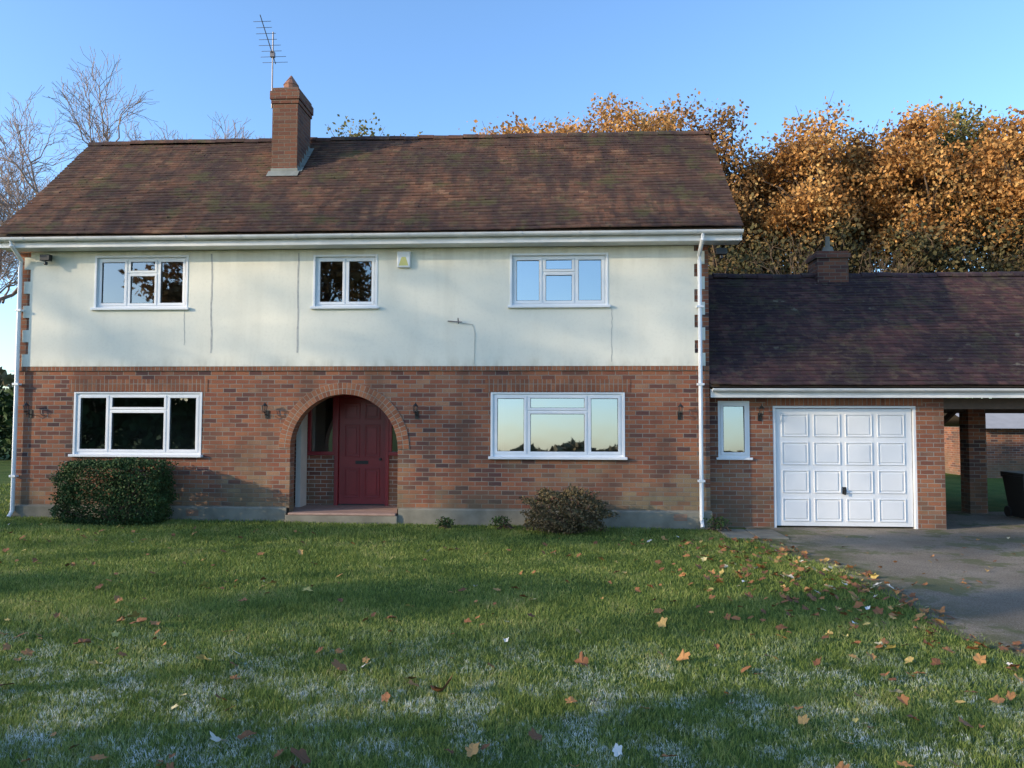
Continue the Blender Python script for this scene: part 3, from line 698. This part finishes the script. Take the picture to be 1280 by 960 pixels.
for i in range(4):
    j=(i+1)%4; part.poly([(*b0[i],-.05),(*b0[j],-.05),(*b1[j],.70),(*b1[i],.70)])
part.box(bx-.29,bx+.29,by-.34,by+.34,.67,.71); part.done(.01)
part=P('bin_lid',M_black,WB); part.box(bx-.29,bx+.29,by-.36,by+.34,.712,.77); part.tube([(bx-.25,by+.38,.72),(bx+.25,by+.38,.72)],.02); part.done(.02)
part=P('bin_wheels',M_black,WB)
for s in (-.24,.2): part.tube([(bx+s,by+.24,.03),(bx+s+.05,by+.24,.03)],.1,14)
part.done()

# ---------------------------------------------------------------- shrubs
def shrub(name,x0,x1,y0,y1,z1,mat,n,size,rough=.05,stems=None,power=4):
    c=np.array([(x0+x1)/2,(y0+y1)/2,z1*.48]); r=np.array([(x1-x0)/2,(y1-y0)/2,z1*.52])
    d=rng.normal(size=(n,3)); d/=np.linalg.norm(d,axis=1)[:,None]
    k=(np.abs(d)**power).sum(1)**(-1/power); s=d*k[:,None]*(rng.uniform(.55,1,n)**.25)[:,None]
    bump=1+rough*np.sin(s[:,0]*9+s[:,2]*7)+rough*np.sin(s[:,2]*13+s[:,0]*4)+rough*rng.normal(size=n)*.8
    Pp=c+s*bump[:,None]*r; Pp=Pp[Pp[:,2]>-.03]
    W=Wood()
    for i in range(stems or 12):
        q=Pp[rng.integers(len(Pp))]; W.seg(curve((c[0]+rng.normal()*.1,c[1]+rng.normal()*.05,-.05),q,5,.2),np.linspace(.015,.004,5),4)
    V1,F1=W.get(); V2,F2=cards(Pp,size)
    return mk(name,np.concatenate([V1,V2]),np.concatenate([F1,F2+len(V1)]),[M_bark,mat],np.r_[np.zeros(len(F1)),np.ones(len(F2))])
shrub('clipped_box_shrub',-8.15,-6.42,-.95,-.1,1.02,M_hedge,26000,.038,.04,power=6)
shrub('dry_shrub',-.38,.80,-1.15,-.35,.60,M_dry,9000,.04,.12,60,power=2.6)
for i,(x,y,s) in enumerate([(-1.75,-.45,.12),(-.85,-.4,.14),(2.65,-.3,.16)]):
    shrub('garden_weed' ,x-s,x+s,y-.15,y+.15,s,M_hedge,260,.04,.2,10,power=2)

# ---------------------------------------------------------------- trees behind house
def oak(x,y,h,rx,rz,mat=None,nclump=74,**k): return leafy_tree('oak_tree',x,y,h,rx,rz,mat or M_oak,nclump=nclump,per=200,size=.20,sig=.46,**k)
oak(-2.8,25,16.6,2.8,3.0,M_oak); oak(-.2,27,18.0,3.2,4.0,M_oak); oak(2.8,26,18.2,3.2,4.2,M_oak); oak(5.2,27,18.5,3.0,4.4,M_oak); oak(7.4,25,17.0,2.4,3.8,M_oak2)
oak(2.4,31,18.4,4,5,M_oak2)
for x,y,h,rx,rz,mt in [(10.2,27,15.6,2.4,4.0,M_oak2),(12.6,25,16.4,2.6,3.4,M_oak),(15.3,27,17.0,2.6,3.8,M_oak2),(18,25,16.6,2.6,3.4,M_oak),(20.8,27,17.9,1.8,4.0,M_olive),(22.4,24.5,16.3,2.5,3.3,M_oak),(25.5,26,17.4,2.9,3.8,M_oak),(28.5,25,17,3,3.8,M_oak),(11.5,31,16.4,3.0,4.4,M_oak2),(17,32,17.6,3.2,4.6,M_oak2),(22.5,32,17.8,3.2,4.6,M_oak2),(28,32,18.3,3.5,5,M_oak)]:
    oak(x,y,h,rx,rz,mt)
for x,h in [(9.5,10.8),(13,11.4),(16.8,11),(20.5,11.8),(24,11.2),(27.5,11.6)]:
    leafy_tree('understorey_tree',x,24+random.uniform(-.5,.8),h,2.3,2.6,M_under,nclump=34,per=110,size=.22,tw=.12)
for i in range(14):
    x=9+i*1.5+random.uniform(-.5,.5); bare_tree('woodland_sapling',x,22.5+random.uniform(-1.5,3),12+random.uniform(-1,1.5),M_bark,depth=5,spread=.3,tw=.12)
leafy_tree('olive_tree',-11.5,30,18.3,2.6,1.8,M_olive,nclump=44,per=110,size=.22)
leafy_tree('olive_tree',-9.2,31,18.0,1.6,1.3,M_olive,nclump=24,per=110,size=.22)
bare_tree('bare_tree',-16.6,14,15.6,M_bark2,depth=8,spread=.42,tw=.22,rmin=.007)
bare_tree('bare_tree',-21.5,13,14,M_bark2,depth=8,spread=.42,tw=.22,rmin=.007)
bare_tree('bare_tree',-5.2,33,18.5,M_bark2,depth=6,spread=.35,tw=.22,rmin=.01)
bare_tree('bare_tree',14.5,33,19,M_bark2,depth=7,spread=.35,tw=.22,rmin=.01)
bare_tree('bare_tree',26.5,30,19,M_bark2,depth=7,spread=.35,tw=.22,rmin=.01)

def hedge(name,x0,x1,y0,y1,h,mat,n,size):
    X=rng.uniform(x0,x1,n); Y=rng.uniform(y0,y1,n); top=h*(.9+.07*np.sin(X*1.1)+.06*np.sin(X*2.9+1)+.05*np.sin(X*6.1))
    Z=rng.uniform(0,1,n)**.8*top
    V,F=cards(np.stack([X,Y,Z],-1),size); return mk(name,V,F,[mat])
hedge('boundary_hedge',-40,-10.8,16,18,3.2,M_hedge,12000,.3)
hedge('boundary_hedge',5,30,19,21,3.0,M_hedge,9000,.3)
a=rng.uniform(0,2*np.pi,30000); R=rng.uniform(135,155,30000); tops=(6+2.0*np.sin(a*17)+1.5*np.sin(a*41+2)+1.0*np.sin(a*97)); 
tops=np.where(np.sin(a)<-.5,tops*.7,tops)
Zt=rng.uniform(0,1,30000)**.7*tops; V,F=cards(np.stack([R*np.cos(a),R*np.sin(a),Zt],-1),2.2); mk('distant_trees',V,F,[M_far])
# left of the viewer: hedge added out of view to shade the near lawn
hedge('shade_hedge',-50,-12,-16.0,-14.9,4.7,M_hedge,18000,.42)
for x,y,h,r in [(-12.5,-25,13,3),(-18,-25,12,3)]: leafy_tree('offscreen_oak',x,y,h,r,3.4,M_oak2,nclump=45,per=110,size=.32,tw=.22)
# two rows of unseen trees, crowns flattened to throw shadow bands on the lawn
for i in range(5): leafy_tree('shadow_band_tree',-39+i*4.4,-18+random.uniform(-.1,.1),8.5,2.0,.12,M_oak2,nclump=6,per=60,size=.26,tw=.07,sig=.24,ry=.3)
for i in range(5): leafy_tree('shadow_band_tree',-53+i*4.4,-19+random.uniform(-.1,.1),12.0,2.1,.15,M_oak2,nclump=6,per=60,size=.26,tw=.07,sig=.26,ry=.3)
# tall unseen trees added to part-shade the front wall
for x,y,h,r,rz,nc,per in [(-45,-20.5,19.4,3.0,2.4,12,80),(-51,-20,19.4,3.0,2.4,8,70),(-57,-20.5,18.8,2.6,2.2,4,60)]:
    leafy_tree('offscreen_oak',x,y,h,r,rz,M_oak2,nclump=nc,per=per,size=.28,tw=.13,sig=.55)
